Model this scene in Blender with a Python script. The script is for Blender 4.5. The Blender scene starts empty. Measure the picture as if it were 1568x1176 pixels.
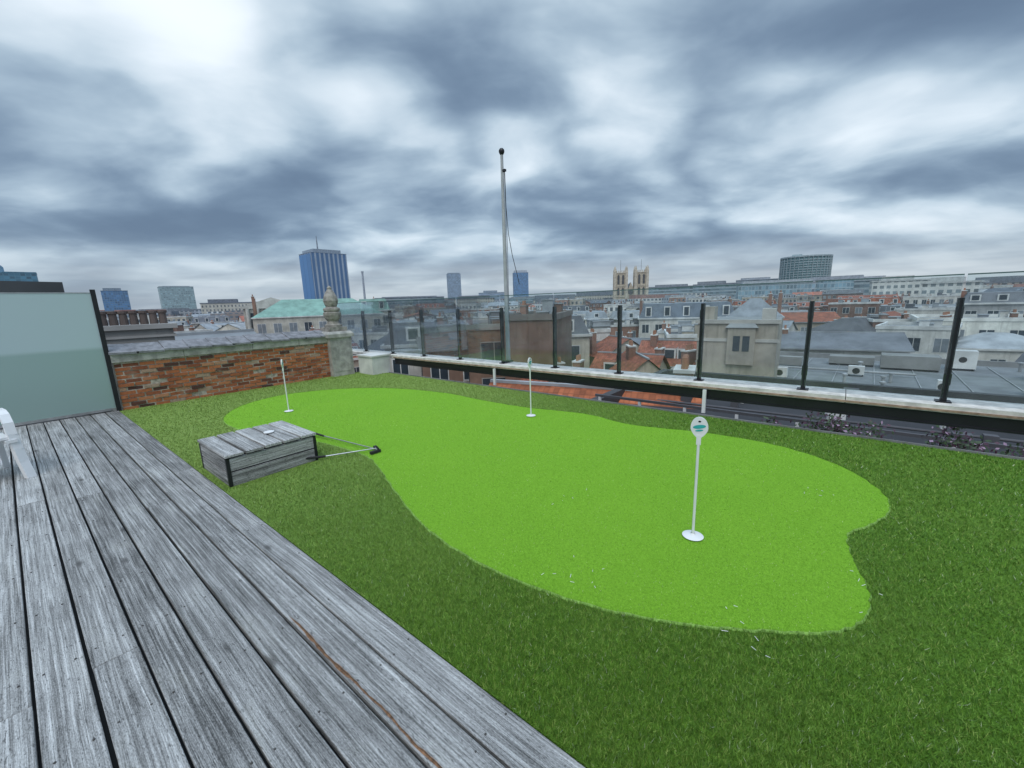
import bpy, math, random
import numpy as np
from mathutils import Matrix, Vector
R=random.Random(7); NR=np.random.default_rng(5)
sc=bpy.context.scene
sc.view_settings.view_transform='Standard'; sc.view_settings.look='None'; sc.view_settings.exposure=0
rad=math.radians
# ---------------------------------------------------------------- node helpers
class NT:
    def __init__(s,tree): s.t=tree; s.n=tree.nodes; s.l=tree.links
    def new(s,ty,**k):
        n=s.n.new(ty)
        for a,b in k.items(): setattr(n,a,b)
        return n
    def put(s,sock,v):
        if v is None: return
        if hasattr(v,'is_output'): s.l.new(v,sock)
        else:
            if isinstance(v,(tuple,list)) and len(v)==3 and sock.type=='RGBA': v=(*v,1)
            sock.default_value=v
    def math(s,op,a,b=None,c=None,clamp=False):
        n=s.new('ShaderNodeMath',operation=op,use_clamp=clamp)
        s.put(n.inputs[0],a); s.put(n.inputs[1],b); s.put(n.inputs[2],c); return n.outputs[0]
    def vmath(s,op,a,b=None):
        n=s.new('ShaderNodeVectorMath',operation=op); s.put(n.inputs[0],a); s.put(n.inputs[1],b)
        return n.outputs['Value'] if op in('DOT_PRODUCT','LENGTH') else n.outputs[0]
    def mix(s,f,a,b,bt='MIX'):
        n=s.new('ShaderNodeMix',data_type='RGBA',blend_type=bt); s.put(n.inputs[0],f); s.put(n.inputs[6],a); s.put(n.inputs[7],b); return n.outputs[2]
    def noise(s,vec,scale,detail=4,rough=.55,dist=0):
        n=s.new('ShaderNodeTexNoise'); s.put(n.inputs['Vector'],vec); n.inputs['Scale'].default_value=scale
        n.inputs['Detail'].default_value=detail; n.inputs['Roughness'].default_value=rough; n.inputs['Distortion'].default_value=dist
        return n.outputs[0]
    def smooth(s,v,a,b,c=0.,d=1.):
        n=s.new('ShaderNodeMapRange',interpolation_type='SMOOTHSTEP'); s.put(n.inputs[0],v)
        for i,x in enumerate((a,b,c,d)): n.inputs[i+1].default_value=x
        return n.outputs[0]
    def lin(s,v,a,b,c=0.,d=1.):
        n=s.new('ShaderNodeMapRange'); s.put(n.inputs[0],v)
        for i,x in enumerate((a,b,c,d)): n.inputs[i+1].default_value=x
        return n.outputs[0]
    def sep(s,v):
        n=s.new('ShaderNodeSeparateXYZ'); s.put(n.inputs[0],v); return n.outputs
    def comb(s,x,y,z=0.):
        n=s.new('ShaderNodeCombineXYZ'); s.put(n.inputs[0],x); s.put(n.inputs[1],y); s.put(n.inputs[2],z); return n.outputs[0]
    def scale(s,v,sc_):
        return s.vmath('MULTIPLY',v,sc_)
    def bump(s,h,strength=.3,dist=.01):
        n=s.new('ShaderNodeBump'); s.put(n.inputs['Height'],h); n.inputs['Strength'].default_value=strength; n.inputs['Distance'].default_value=dist
        return n.outputs[0]
def newmat(name):
    m=bpy.data.materials.new(name); m.use_nodes=True; t=NT(m.node_tree); b=m.node_tree.nodes['Principled BSDF']
    return m,t,b
def obj(t): return t.new('ShaderNodeTexCoord').outputs['Object']
def uv(t): return t.new('ShaderNodeTexCoord').outputs['UV']
def mul(c,k): return tuple(min(1,x*k) for x in c)
def plain(name,c,rough=.7,var=.2,scale=3.,metal=0.,bump=0.,spec=.5,streaks=False):
    m,t,b=newmat(name); o=obj(t)
    n=t.noise(o,scale,4,.6)
    col=t.mix(t.smooth(n,.3,.7),mul(c,1-var),mul(c,1+var))
    if streaks:
        st=t.noise(t.scale(o,(2.2,2.2,.25)),1.,4,.65); col=t.mix(t.math('MULTIPLY',t.smooth(st,.48,.72),.45),col,mul(c,.45))
    t.put(b.inputs['Base Color'],col); b.inputs['Roughness'].default_value=rough; b.inputs['Metallic'].default_value=metal
    b.inputs['Specular IOR Level'].default_value=spec
    if bump: t.put(b.inputs['Normal'],t.bump(n,bump,.02))
    return m
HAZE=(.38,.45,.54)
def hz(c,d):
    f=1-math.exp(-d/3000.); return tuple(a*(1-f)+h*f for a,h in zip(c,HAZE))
def wallmat(name,c,win=(.07,.09,.11),bay=2.8,flr=3.2,ww=.5,wh=.5,strips=False,mull=None,d=0):
    m,t,b=newmat(name); u=t.sep(uv(t)); 
    fu=t.math('ABSOLUTE',t.math('SUBTRACT',t.math('FRACT',t.math('DIVIDE',u[0],bay)),.5))
    fv=t.math('ABSOLUTE',t.math('SUBTRACT',t.math('FRACT',t.math('DIVIDE',u[1],flr)),.5))
    mu=t.math('LESS_THAN',fu,ww/2); mv=t.math('LESS_THAN',fv,wh/2)
    mk=mv if strips else t.math('MULTIPLY',mu,mv)
    if mull=='v': mk=mu
    cell=t.comb(t.math('FLOOR',t.math('DIVIDE',u[0],bay)),0. if mull=='v' else t.math('FLOOR',t.math('DIVIDE',u[1],flr)))
    wn=t.new('ShaderNodeTexWhiteNoise'); t.put(wn.inputs['Vector'],cell)
    k=.25 if mull=='v' else 1
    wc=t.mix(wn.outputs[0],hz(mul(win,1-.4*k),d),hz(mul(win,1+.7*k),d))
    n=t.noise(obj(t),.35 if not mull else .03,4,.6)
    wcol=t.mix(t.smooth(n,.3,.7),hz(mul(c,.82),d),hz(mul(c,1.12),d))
    t.put(b.inputs['Base Color'],t.mix(mk,wcol,wc))
    t.put(b.inputs['Roughness'],t.lin(mk,0,1,.85,.25 if d<300 else .5))
    return m
def tilemat(name,c,d=0,row=.30,colw=.22):
    m,t,b=newmat(name); u=t.sep(uv(t)); fr_=t.math('FRACT',t.math('DIVIDE',u[1],row)); fc=t.math('FRACT',t.math('DIVIDE',u[0],colw))
    cell=t.comb(t.math('FLOOR',t.math('DIVIDE',u[0],colw)),t.math('FLOOR',t.math('DIVIDE',u[1],row)))
    wn=t.new('ShaderNodeTexWhiteNoise'); t.put(wn.inputs['Vector'],cell)
    n=t.noise(obj(t),.9,5,.65)
    col=t.mix(wn.outputs[0],hz(mul(c,.65),d),hz(mul(c,1.25),d)); col=t.mix(t.math('MULTIPLY',t.smooth(n,.42,.68),.7),col,hz(mul(c,.35),d))
    ln=t.math('MAXIMUM',t.smooth(fr_,.0,.25,1,0),t.math('MULTIPLY',t.smooth(t.math('ABSOLUTE',t.math('SUBTRACT',fc,.5)),.25,.5),.5))
    col=t.mix(t.math('MULTIPLY',ln,.6),col,hz(mul(c,.25),d))
    t.put(b.inputs['Base Color'],col); b.inputs['Roughness'].default_value=.85; return m
# ---------------------------------------------------------------- mesh builder
class MB:
    def __init__(s): s.V=[];s.F=[];s.M=[];s.U=[]
    def poly(s,pts,m,uvs=None):
        i=len(s.V); s.V+= [tuple(p) for p in pts]; s.F.append(tuple(range(i,i+len(pts)))); s.M.append(m)
        if uvs is None:
            p0=Vector(pts[0]); e=(Vector(pts[1])-p0); e=e.normalized() if e.length>0 else Vector((1,0,0))
            nn=Vector((0,0,0))
            for k in range(2,len(pts)):
                nn=e.cross(Vector(pts[k])-p0)
                if nn.length>1e-9: break
            g=nn.normalized().cross(e) if nn.length>1e-9 else Vector((0,0,1))
            uvs=[((Vector(p)-p0).dot(e),(Vector(p)-p0).dot(g)) for p in pts]
        s.U+=uvs
    def box(s,x0,x1,y0,y1,z0,z1,m,top=None,bottom=True,T=None):
        P=[(x0,y0,z0),(x1,y0,z0),(x1,y1,z0),(x0,y1,z0),(x0,y0,z1),(x1,y0,z1),(x1,y1,z1),(x0,y1,z1)]
        if T is not None: P=[tuple(T@Vector(p)) for p in P]
        for f in ((0,1,5,4),(1,2,6,5),(2,3,7,6),(3,0,4,7)): s.poly([P[i] for i in f],m)
        s.poly([P[i] for i in (4,5,6,7)],m if top is None else top)
        if bottom: s.poly([P[i] for i in (3,2,1,0)],m)
    def taper(s,x0,x1,y0,y1,z0,z1,ins,m,top):
        P=[(x0,y0,z0),(x1,y0,z0),(x1,y1,z0),(x0,y1,z0),(x0+ins,y0+ins,z1),(x1-ins,y0+ins,z1),(x1-ins,y1-ins,z1),(x0+ins,y1-ins,z1)]
        for f in ((0,1,5,4),(1,2,6,5),(2,3,7,6),(3,0,4,7)): s.poly([P[i] for i in f],m)
        s.poly([P[i] for i in (4,5,6,7)],top)
    def lathe(s,prof,m,n=20,c=(0,0),T=None,mats=None):
        for k in range(len(prof)-1):
            (r0,z0),(r1,z1)=prof[k],prof[k+1]
            mm=mats[k] if mats else m
            for i in range(n):
                a,b=2*math.pi*i/n,2*math.pi*(i+1)/n
                P=[(c[0]+r0*math.cos(a),c[1]+r0*math.sin(a),z0),(c[0]+r0*math.cos(b),c[1]+r0*math.sin(b),z0),(c[0]+r1*math.cos(b),c[1]+r1*math.sin(b),z1),(c[0]+r1*math.cos(a),c[1]+r1*math.sin(a),z1)]
                if r0<1e-6: P=[P[0],P[2],P[3]]
                elif r1<1e-6: P=[P[0],P[1],P[2]]
                if T is not None: P=[tuple(T@Vector(p)) for p in P]
                rr=max(r0,r1)
                s.poly(P,mm,[(a*rr,z0),(b*rr,z0),(b*rr,z1),(a*rr,z1)][:len(P)])
    def tube(s,a,b,r0,r1,m,n=10):
        a=Vector(a);b=Vector(b);d=b-a;q=d.to_track_quat('Z','Y').to_matrix().to_4x4(); T=Matrix.Translation(a)@q
        s.lathe([(0,0),(r0,0),(r1,d.length),(0,d.length)],m,n,T=T)
    def build(s,name,mats,loc=(0,0,0),rz=0,parent=None,smooth=False):
        me=bpy.data.meshes.new(name); me.from_pydata(s.V,[],s.F)
        for m in mats: me.materials.append(m)
        me.polygons.foreach_set('material_index',s.M)
        ul=me.uv_layers.new(name='UVMap'); ul.data.foreach_set('uv',np.array(s.U,dtype=np.float32).ravel())
        if smooth:
            import bmesh
            bm=bmesh.new(); bm.from_mesh(me); bmesh.ops.remove_doubles(bm,verts=bm.verts,dist=1e-5); bm.to_mesh(me); bm.free()
            me.polygons.foreach_set('use_smooth',[True]*len(me.polygons))
            try: me.set_sharp_from_angle(angle=rad(40))
            except Exception: pass
        me.update()
        o=bpy.data.objects.new(name,me); sc.collection.objects.link(o); o.location=loc; o.rotation_euler=(0,0,rz)
        if parent: o.parent=parent
        return o
def empty(name,loc=(0,0,0),rz=0):
    e=bpy.data.objects.new(name,None); sc.collection.objects.link(e); e.location=loc; e.rotation_euler=(0,0,rz); e.empty_display_size=.1; return e
# ---------------------------------------------------------------- camera
F=625.;pitch=rad(11.24);roll=rad(-1.8);yaw=rad(39.14)
fw=Vector((-math.sin(yaw)*math.cos(pitch),math.cos(yaw)*math.cos(pitch),-math.sin(pitch)))
r=Vector((math.cos(yaw),math.sin(yaw),0)); u=r.cross(fw)
r2=r*math.cos(roll)+u*math.sin(roll); u2=-r*math.sin(roll)+u*math.cos(roll)
cd=bpy.data.cameras.new('camera'); cam=bpy.data.objects.new('camera',cd); sc.collection.objects.link(cam)
Mx=Matrix.Identity(4)
for i in range(3): Mx[i][0]=r2[i];Mx[i][1]=u2[i];Mx[i][2]=-fw[i]
Mx[2][3]=1.6
cam.matrix_world=Mx; cd.sensor_width=36; cd.lens=36*F/1568; cd.clip_start=.05; cd.clip_end=20000; sc.camera=cam
# ---------------------------------------------------------------- world
SUN_AZ=rad(150); SUN_EL=rad(52)
w=bpy.data.worlds.new("World"); sc.world=w; w.use_nodes=True; t=NT(w.node_tree)
try: w.cycles.sampling_method='MANUAL'; w.cycles.sample_map_resolution=256
except Exception: pass
bg=w.node_tree.nodes['Background']; outw=w.node_tree.nodes['World Output']
sky=t.new('ShaderNodeTexSky',sky_type='NISHITA'); sky.sun_disc=False; sky.sun_elevation=SUN_EL; sky.sun_rotation=SUN_AZ
t.l.new(sky.outputs[0],bg.inputs[0]); bg.inputs[1].default_value=.08
g=t.new('ShaderNodeTexCoord').outputs['Generated']; s3=t.sep(g)
zz=t.math('MAXIMUM',s3[2],0.)
den=t.math('ADD',zz,.22)
px=t.math('DIVIDE',s3[0],den); py=t.math('DIVIDE',s3[1],den)
ca,sa=math.cos(yaw),math.sin(yaw)
ax=t.math('ADD',t.math('MULTIPLY',px,ca),t.math('MULTIPLY',py,sa)); ay=t.math('SUBTRACT',t.math('MULTIPLY',py,ca),t.math('MULTIPLY',px,sa))
cv=t.comb(t.math('MULTIPLY',ax,1.05),t.math('MULTIPLY',ay,1.3),3.3)
warp=t.new('ShaderNodeTexNoise'); t.put(warp.inputs['Vector'],cv); warp.inputs['Scale'].default_value=1.1; warp.inputs['Detail'].default_value=2
wv=t.vmath('ADD',cv,t.vmath('MULTIPLY',warp.outputs[1],(.45,.45,0)))
n1=t.noise(wv,1.2,5,.44,.0)
n2=t.noise(t.vmath('ADD',wv,(7.,3.,1.)),3.4,4,.50,.0)
n3=t.noise(t.vmath('ADD',cv,(4.,9.,1.)),.5,2,.5)
nn=t.math('ADD',t.math('ADD',t.math('MULTIPLY',n1,.74),t.math('MULTIPLY',n2,.18)),t.math('MULTIPLY',n3,.28))
def dirv(az,el): az,el=rad(az),rad(el); return (math.sin(az)*math.cos(el),math.cos(az)*math.cos(el),math.sin(el))
gw=t.vmath('NORMALIZE',t.vmath('ADD',g,t.vmath('MULTIPLY',t.vmath('SUBTRACT',warp.outputs[1],(.5,.5,.5)),(.5,.5,.35))))
blob=None
for az,el,wd,am in ((-55,20,.986,.15),(-23,21,.988,.13),(-82,24,.965,.12),(-6,12,.980,.09),(-68,25,.98,.11),(-38,14,.985,.05),(-84,40,.95,.06),(5,32,.93,-.07),(-42,27,.975,-.06),(-75,15,.975,-.05),(-30,12,.985,-.06)):
    dd=t.smooth(t.vmath('DOT_PRODUCT',gw,dirv(az,el)),wd,1.0,0,am)
    blob=dd if blob is None else t.math('ADD',blob,dd)
nn=t.math('ADD',nn,blob)
ramp=t.new('ShaderNodeValToRGB'); t.put(ramp.inputs[0],nn); cr=ramp.color_ramp
cr.interpolation='B_SPLINE'
stops=[(.42,(.11,.165,.25)),(.52,(.165,.24,.34)),(.59,(.27,.365,.47)),(.67,(.44,.56,.66)),(.82,(.86,.93,.99))]
while len(cr.elements)<len(stops): cr.elements.new(.5)
for e,(p_,c_) in zip(cr.elements,stops): e.position=p_; e.color=(*c_,1)
hor=t.smooth(s3[2],0.0,.15,1,0)
streak=t.noise(t.comb(t.math('MULTIPLY',ax,.5),t.math('MULTIPLY',s3[2],20.),5.),1.0,4,.55)
hc=t.mix(t.smooth(streak,.35,.65),(.31,.37,.44),(.56,.61,.65))
col=t.mix(t.math('MULTIPLY',hor,.75),ramp.outputs[0],hc)
zen=t.smooth(s3[2],.82,1.0,1.,5.6)
col=t.mix(1.,col,t.comb(zen,zen,zen),'MULTIPLY')
bg2=t.new('ShaderNodeBackground'); t.put(bg2.inputs[0],col); bg2.inputs[1].default_value=1.22
mixw=t.new('ShaderNodeMixShader'); mixw.inputs[0].default_value=.9
t.l.new(bg.outputs[0],mixw.inputs[1]); t.l.new(bg2.outputs[0],mixw.inputs[2]); t.l.new(mixw.outputs[0],outw.inputs[0])
sl=bpy.data.lights.new('sun','SUN'); sl.energy=1.5; sl.angle=rad(40); sl.color=(1,.97,.93)
so=bpy.data.objects.new('sun',sl); sc.collection.objects.link(so)
sd=Vector((math.sin(SUN_AZ)*math.cos(SUN_EL),math.cos(SUN_AZ)*math.cos(SUN_EL),math.sin(SUN_EL)))
so.rotation_euler=sd.to_track_quat('Z','Y').to_euler(); so.location=(0,-5,12)
# ---------------------------------------------------------------- materials
black=plain('black_powder_coat',(.012,.012,.016),.4,.2)
white=plain('white_plastic',(.78,.78,.78),.35,.03)
aqua=plain('aqua_print',(.03,.4,.38),.4,.05)
darkm=plain('dark_void',(.012,.012,.012),.9)
steel=plain('brushed_steel',(.5,.5,.5),.3,.1,20,.9)
rubber=plain('rubber_grip',(.02,.02,.02),.8)
conc=plain('weathered_concrete',(.40,.39,.36),.9,.3,6,bump=.4,streaks=True)
stone=plain('carved_stone',(.30,.28,.25),.9,.35,9,bump=.5,streaks=True)
ledgem=plain('ledge_stone',(.66,.63,.58),.85,.22,7,bump=.3)
slate=plain('grey_tile',(.22,.22,.235),.75,.3,8,bump=.4)
def woodmat(name,base=1.):
    m,t,b=newmat(name); o=obj(t); at=t.new('ShaderNodeAttribute',attribute_name='rnd'); rv=at.outputs['Fac']
    q=t.sep(o)
    off=t.math('MULTIPLY',rv,37.)
    v=t.comb(t.math('ADD',q[0],off),t.math('ADD',q[1],off),q[2])
    wob=t.noise(t.scale(v,(1.3,3,3)),1.,2,.5)
    v2=t.vmath('ADD',v,t.comb(0.,t.math('MULTIPLY',wob,.025),0.))
    grain=t.noise(t.scale(v2,(1.1,75,60)),1.,5,.62)
    fine=t.noise(t.scale(v2,(5,330,200)),1.,2,.6)
    blot=t.noise(t.scale(v,(2.2,6,6)),1.,3,.55)
    speck=t.noise(t.scale(v,(90,260,200)),1.,2,.6)
    pits=t.noise(t.scale(v,(26,110,90)),1.,3,.7)
    vo=t.new('ShaderNodeTexVoronoi'); t.put(vo.inputs['Vector'],t.scale(v,(1.6,4.4,0))); vo.inputs['Scale'].default_value=1.; vo.inputs['Randomness'].default_value=1
    kn=t.smooth(vo.outputs['Distance'],.02,.12,1,0)
    x=t.math('ADD',t.math('MULTIPLY',grain,.50),t.math('ADD',t.math('MULTIPLY',blot,.20),t.math('MULTIPLY',fine,.26)))
    x=t.math('ADD',x,t.math('MULTIPLY',speck,.24))
    x=t.math('ADD',x,t.math('MULTIPLY',t.math('SUBTRACT',rv,.5),.10))
    rp=t.new('ShaderNodeValToRGB'); t.put(rp.inputs[0],x); c=rp.color_ramp
    st=[(.46,(.055,.054,.052)),(.55,(.19,.187,.182)),(.63,(.35,.346,.338)),(.74,(.64,.64,.63))]
    while len(c.elements)<4: c.elements.new(.5)
    for e,(p_,k) in zip(c.elements,st): e.position=p_; e.color=(*mul(k,base),1)
    col=t.mix(t.math('MULTIPLY',t.smooth(pits,.56,.68),.7),rp.outputs[0],(.03,.03,.029))
    col=t.mix(t.math('MULTIPLY',kn,.75),col,(.045,.042,.04))
    col=t.mix(t.math('MULTIPLY',t.smooth(blot,.55,.75),.22),col,(.18,.17,.125))
    t.put(b.inputs['Base Color'],col); b.inputs['Roughness'].default_value=.75
    t.put(b.inputs['Normal'],t.bump(x,.8,.006))
    return m
wood=woodmat('weathered_wood'); woodbox=woodmat('weathered_box_wood',1.)
def set_rnd(o,vals_per_poly):
    me=o.data; a=me.attributes.new('rnd','FLOAT','FACE'); a.data.foreach_set('value',np.array(vals_per_poly,dtype=np.float32))
# ---------------------------------------------------------------- deck
mb=MB(); rv=[]
def plank(mb,rv,x0,x1,y0,y1,z0,z1,m=0,val=None,c=.003):
    n0=len(mb.F)
    mb.box(x0,x1,y0,y1,z0,z1-c,m,bottom=False)
    mb.F.pop();mb.M.pop();mb.V=mb.V[:-4];mb.U=mb.U[:-4]
    a=[(x0,y0,z1-c),(x1,y0,z1-c),(x1,y1,z1-c),(x0,y1,z1-c)]; b=[(x0+c,y0+c,z1),(x1-c,y0+c,z1),(x1-c,y1-c,z1),(x0+c,y1-c,z1)]
    for i in range(4): mb.poly([a[i],a[(i+1)%4],b[(i+1)%4],b[i]],m)
    mb.poly(b,m)
    v=R.random() if val is None else val
    rv+= [v]*(len(mb.F)-n0)
y=1.02; row=0
while y>-5.5:
    wd=.160; gap=.013
    xs=[-9.55]; x=-9.55+R.uniform(2,5.2)
    while x<4: xs.append(x); x+=R.uniform(4.6,5.8)
    xs.append(4.)
    if row==0: xs=[-9.55,-5.2,4.]
    if row==1: xs=[-9.55,-7.4,4.]
    if row==5: xs=[-9.55,-2.55,4.]
    for a,b in zip(xs[:-1],xs[1:]):
        dz=R.uniform(-.002,.002); j=R.uniform(-.002,.002)
        plank(mb,rv,a+.003,b-.003,y-wd+j,y+j,-.03,0+dz)
    y-=wd+gap; row+=1
deck=mb.build('wooden_deck',[wood]); set_rnd(deck,rv)
mb=MB()
for (x0,x1,yy,ww_) in ((-2.15,-1.35,.699,.007),(-1.4,-.8,.703,.005)):
    N=22; pts=[]
    for i in range(N+1):
        f=i/N; pts.append((x0+(x1-x0)*f,yy+.004*math.sin(f*9)+R.uniform(-.0015,.0015),ww_*math.sin(math.pi*f)**.5*R.uniform(.5,1.3)+.0005))
    for p,q in zip(pts[:-1],pts[1:]):
        mb.poly([(p[0],p[1]-p[2],.0032),(q[0],q[1]-q[2],.0032),(q[0],q[1]+q[2],.0032),(p[0],p[1]+p[2],.0032)],0)
        mb.poly([(p[0],p[1]+p[2]*.2,.0036),(q[0],q[1]+q[2]*.2,.0036),(q[0],q[1]+q[2]*.5,.0036),(p[0],p[1]+p[2]*.5,.0036)],1)
mb.build('board_split',[plain('raw_split_wood',(.20,.10,.05),.9,.6,60),darkm],parent=deck)
mb=MB(); row=0; y=1.02
while y>-2:
    for k in range(22):
        for o_ in(.03,.13):
            x=-9.3+k*.6+R.uniform(-.01,.01)
            mb.lathe([(.0045,.0),(.0045,.0028),(0,.0028)],0,8,(x,y-o_+R.uniform(-.004,.004)))
    y-=.173
mb.build('screw_heads',[plain('dark_screw',(.05,.045,.04),.5)],parent=deck)
terr=MB(); terr.box(-9.75,5,-9,5.82,-25,-.035,0,top=1)
terr.build('terrace_building',[plain('terrace_wall',(.3,.28,.25),.9),darkm])
# ---------------------------------------------------------------- turf
ctrl=[(-7.29,1.91),(-7.95,2.35),(-8.25,2.95),(-8.19,3.5),(-7.79,4.12),(-6.95,4.68),(-5.69,4.95),(-4.7,4.90),(-3.77,4.90),(-2.77,5.06),(-2.05,4.92),(-1.17,5.08),(-.45,5.05),(.08,4.75),(.36,4.3),(.40,3.92),(.28,3.58),(.16,3.35),(.18,3.05),(.25,2.7),(.22,2.45),(.10,2.26),(-.12,2.10),(-.50,1.88),(-.98,1.71),(-1.61,1.64),(-2.28,1.72),(-3.05,1.98),(-3.55,2.17),(-4.0,2.28),(-4.8,2.22),(-5.6,2.02),(-6.5,1.82)]
def crs(P,n=8):
    out=[];N=len(P)
    for i in range(N):
        p0,p1,p2,p3=[np.array(P[(i+k)%N]) for k in(-1,0,1,2)]
        for j in range(n):
            s_=j/n; out.append(.5*((2*p1)+(-p0+p2)*s_+(2*p0-5*p1+4*p2-p3)*s_**2+(-p0+3*p1-3*p2+p3)*s_**3))
    out=np.array(out); th=np.arange(len(out)); jit=.004*np.sin(th*1.7)+.004*np.sin(th*4.1+1)
    c=out.mean(0); d=out-c; d/=np.linalg.norm(d,axis=1)[:,None]; return out+d*jit[:,None]
gp=crs(ctrl)
def inside(x,y,P):
    c=np.zeros(x.shape,bool);N=len(P)
    for i in range(N):
        x1,y1=P[i];x2,y2=P[(i+1)%N]
        k=((y1>y)!=(y2>y))&(x<(x2-x1)*(y-y1)/((y2-y1)+1e-12)+x1); c^=k
    return c
def turfmat(name,a,b_,c_,fine,bs,view_tint=None):
    m,t,b=newmat(name); o=obj(t)
    n=t.noise(o,fine,3,.7); n2=t.noise(o,1.3,4,.6); n3=t.noise(o,fine*.25,3,.6)
    col=t.mix(t.smooth(n,.35,.65),a,b_); col=t.mix(t.math('MULTIPLY',t.smooth(n2,.35,.7),.45),col,c_)
    col=t.mix(t.math('MULTIPLY',t.smooth(n3,.45,.75),.5),col,mul(a,.7))
    if view_tint:
        q=t.sep(o); f=t.math('MULTIPLY',t.smooth(q[0],-.5,-6.5,0,1),.65); col=t.mix(f,col,view_tint)  # view-angle brightening painted into the turf colour, stronger toward the left end
    t.put(b.inputs['Base Color'],col); b.inputs['Roughness'].default_value=.85; b.inputs['Specular IOR Level'].default_value=.2
    t.put(b.inputs['Normal'],t.bump(n,bs,.01)); return m
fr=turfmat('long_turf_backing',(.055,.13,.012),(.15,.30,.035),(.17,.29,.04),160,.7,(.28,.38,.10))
gr=turfmat('short_turf',(.14,.33,.018),(.30,.60,.045),(.25,.50,.035),230,.8)
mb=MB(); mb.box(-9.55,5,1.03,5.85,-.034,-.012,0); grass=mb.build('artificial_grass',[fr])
mb=MB(); mb.poly([(p[0],p[1],-.001) for p in gp],0); green=mb.build('putting_green',[gr])
m_=len(gp); mb=MB()
for i in range(m_):
    a,b=gp[i],gp[(i+1)%m_]; pr=gp[i-1]; nx=gp[(i+2)%m_]
    ta=(b-pr);ta/=np.linalg.norm(ta);tb=(nx-a);tb/=np.linalg.norm(tb)
    na=np.array([ta[1],-ta[0]]);nb=np.array([tb[1],-tb[0]])
    s_=.007
    mb.poly([(a[0]-na[0]*s_,a[1]-na[1]*s_,-.0105),(b[0]-nb[0]*s_,b[1]-nb[1]*s_,-.0105),(b[0],b[1],.002),(a[0],a[1],.002)],0)
mb.build('turf_seam',[plain('pale_seam',(.24,.42,.09),.9,.35,60)],parent=green)
def blades(name,n,mode,parent):
    d=.9*np.exp(NR.random(n*4)*math.log(14/.9)); az=np.radians(NR.uniform(-95,40,n*4))
    x=d*np.sin(az);y=d*np.cos(az)
    k=(y>1.03)&(y<5.84)&(x>-9.5)&(x<3.5); x,y,d=x[k],y[k],d[k]
    ins=inside(x,y,gp)
    k=ins if mode=='short' else ~ins
    k&=~((x>-5.14)&(x<-4.30)&(y>1.08)&(y<1.94))
    x,y,d=x[k][:n],y[k][:n],d[k][:n]; n=len(x)
    lod=np.clip(d/2.5,1,4)
    if mode=='short': L=NR.uniform(.006,.013,n); W_=NR.uniform(.0018,.0032,n)*lod; z0=-.002
    else: L=NR.uniform(.016,.033,n); W_=NR.uniform(.0024,.0040,n)*lod; z0=-.013
    a=NR.uniform(0,2*math.pi,n); tl=NR.uniform(.2,1.15,n); b=NR.uniform(0,2*math.pi,n)
    V=np.zeros((n,3,3)); 
    V[:,0]=np.stack([x-np.cos(a)*W_/2,y-np.sin(a)*W_/2,np.full(n,z0)],1)
    V[:,1]=np.stack([x+np.cos(a)*W_/2,y+np.sin(a)*W_/2,np.full(n,z0)],1)
    V[:,2]=np.stack([x+np.cos(b)*np.sin(tl)*L,y+np.sin(b)*np.sin(tl)*L,z0+np.cos(tl)*L],1)
    me=bpy.data.meshes.new(name); me.vertices.add(n*3); me.vertices.foreach_set('co',V.ravel())
    me.loops.add(n*3); me.loops.foreach_set('vertex_index',np.arange(n*3,dtype=np.int32))
    me.polygons.add(n); me.polygons.foreach_set('loop_start',np.arange(n,dtype=np.int32)*3); 
    me.update(calc_edges=True)
    at=me.attributes.new('rnd','FLOAT','FACE'); at.data.foreach_set('value',NR.random(n).astype(np.float32))
    m,t,bs=newmat(name+'_mat'); rv_=t.new('ShaderNodeAttribute',attribute_name='rnd').outputs['Fac']
    o=obj(t); big=t.noise(o,1.1,3,.6); med=t.noise(o,26,2,.6)
    if mode=='short':
        c=t.mix(rv_,(.13,.30,.018),(.33,.62,.055)); c=t.mix(t.smooth(rv_,.975,.98),c,(.65,.72,.4))
        c=t.mix(t.math('MULTIPLY',t.smooth(big,.35,.7),.3),c,(.25,.50,.035))
    else:
        c=t.mix(rv_,(.055,.145,.014),(.21,.40,.045)); c=t.mix(t.smooth(rv_,.88,.91),c,(.36,.46,.11)); c=t.mix(t.smooth(rv_,.988,.992),c,(.6,.64,.45))
        c=t.mix(t.math('MULTIPLY',t.smooth(big,.35,.7),.45),c,(.20,.32,.055)); c=t.mix(t.math('MULTIPLY',t.smooth(med,.45,.65),.45),c,(.045,.12,.012))
        q=t.sep(o); f=t.math('MULTIPLY',t.smooth(q[0],-.5,-6.5,0,1),.65); c=t.mix(f,c,(.30,.40,.11))  # blades get the same painted-in brightening of turf seen at a low angle
    t.put(bs.inputs['Base Color'],c); bs.inputs['Roughness'].default_value=.6; bs.inputs['Specular IOR Level'].default_value=.3
    me.materials.append(m)
    ob=bpy.data.objects.new(name,me); sc.collection.objects.link(ob); ob.parent=parent
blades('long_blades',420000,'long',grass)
blades('short_blades',220000,'short',green)
mb=MB()
for (cx,cy,n_) in ((-1.1,1.85,9),(-.25,2.0,7),(-1.7,2.6,5),(-.1,3.9,6),(.2,2.6,5)):
    for _ in range(n_):
        x=cx+R.gauss(0,.12);y=cy+R.gauss(0,.12);a=R.uniform(0,6.28);L=R.uniform(.01,.03)
        mb.tube((x,y,.012),(x+L*math.cos(a),y+L*math.sin(a),.016),.0016,.0012,0,4)
mb.build('loose_fibres',[white],parent=green)
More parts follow.
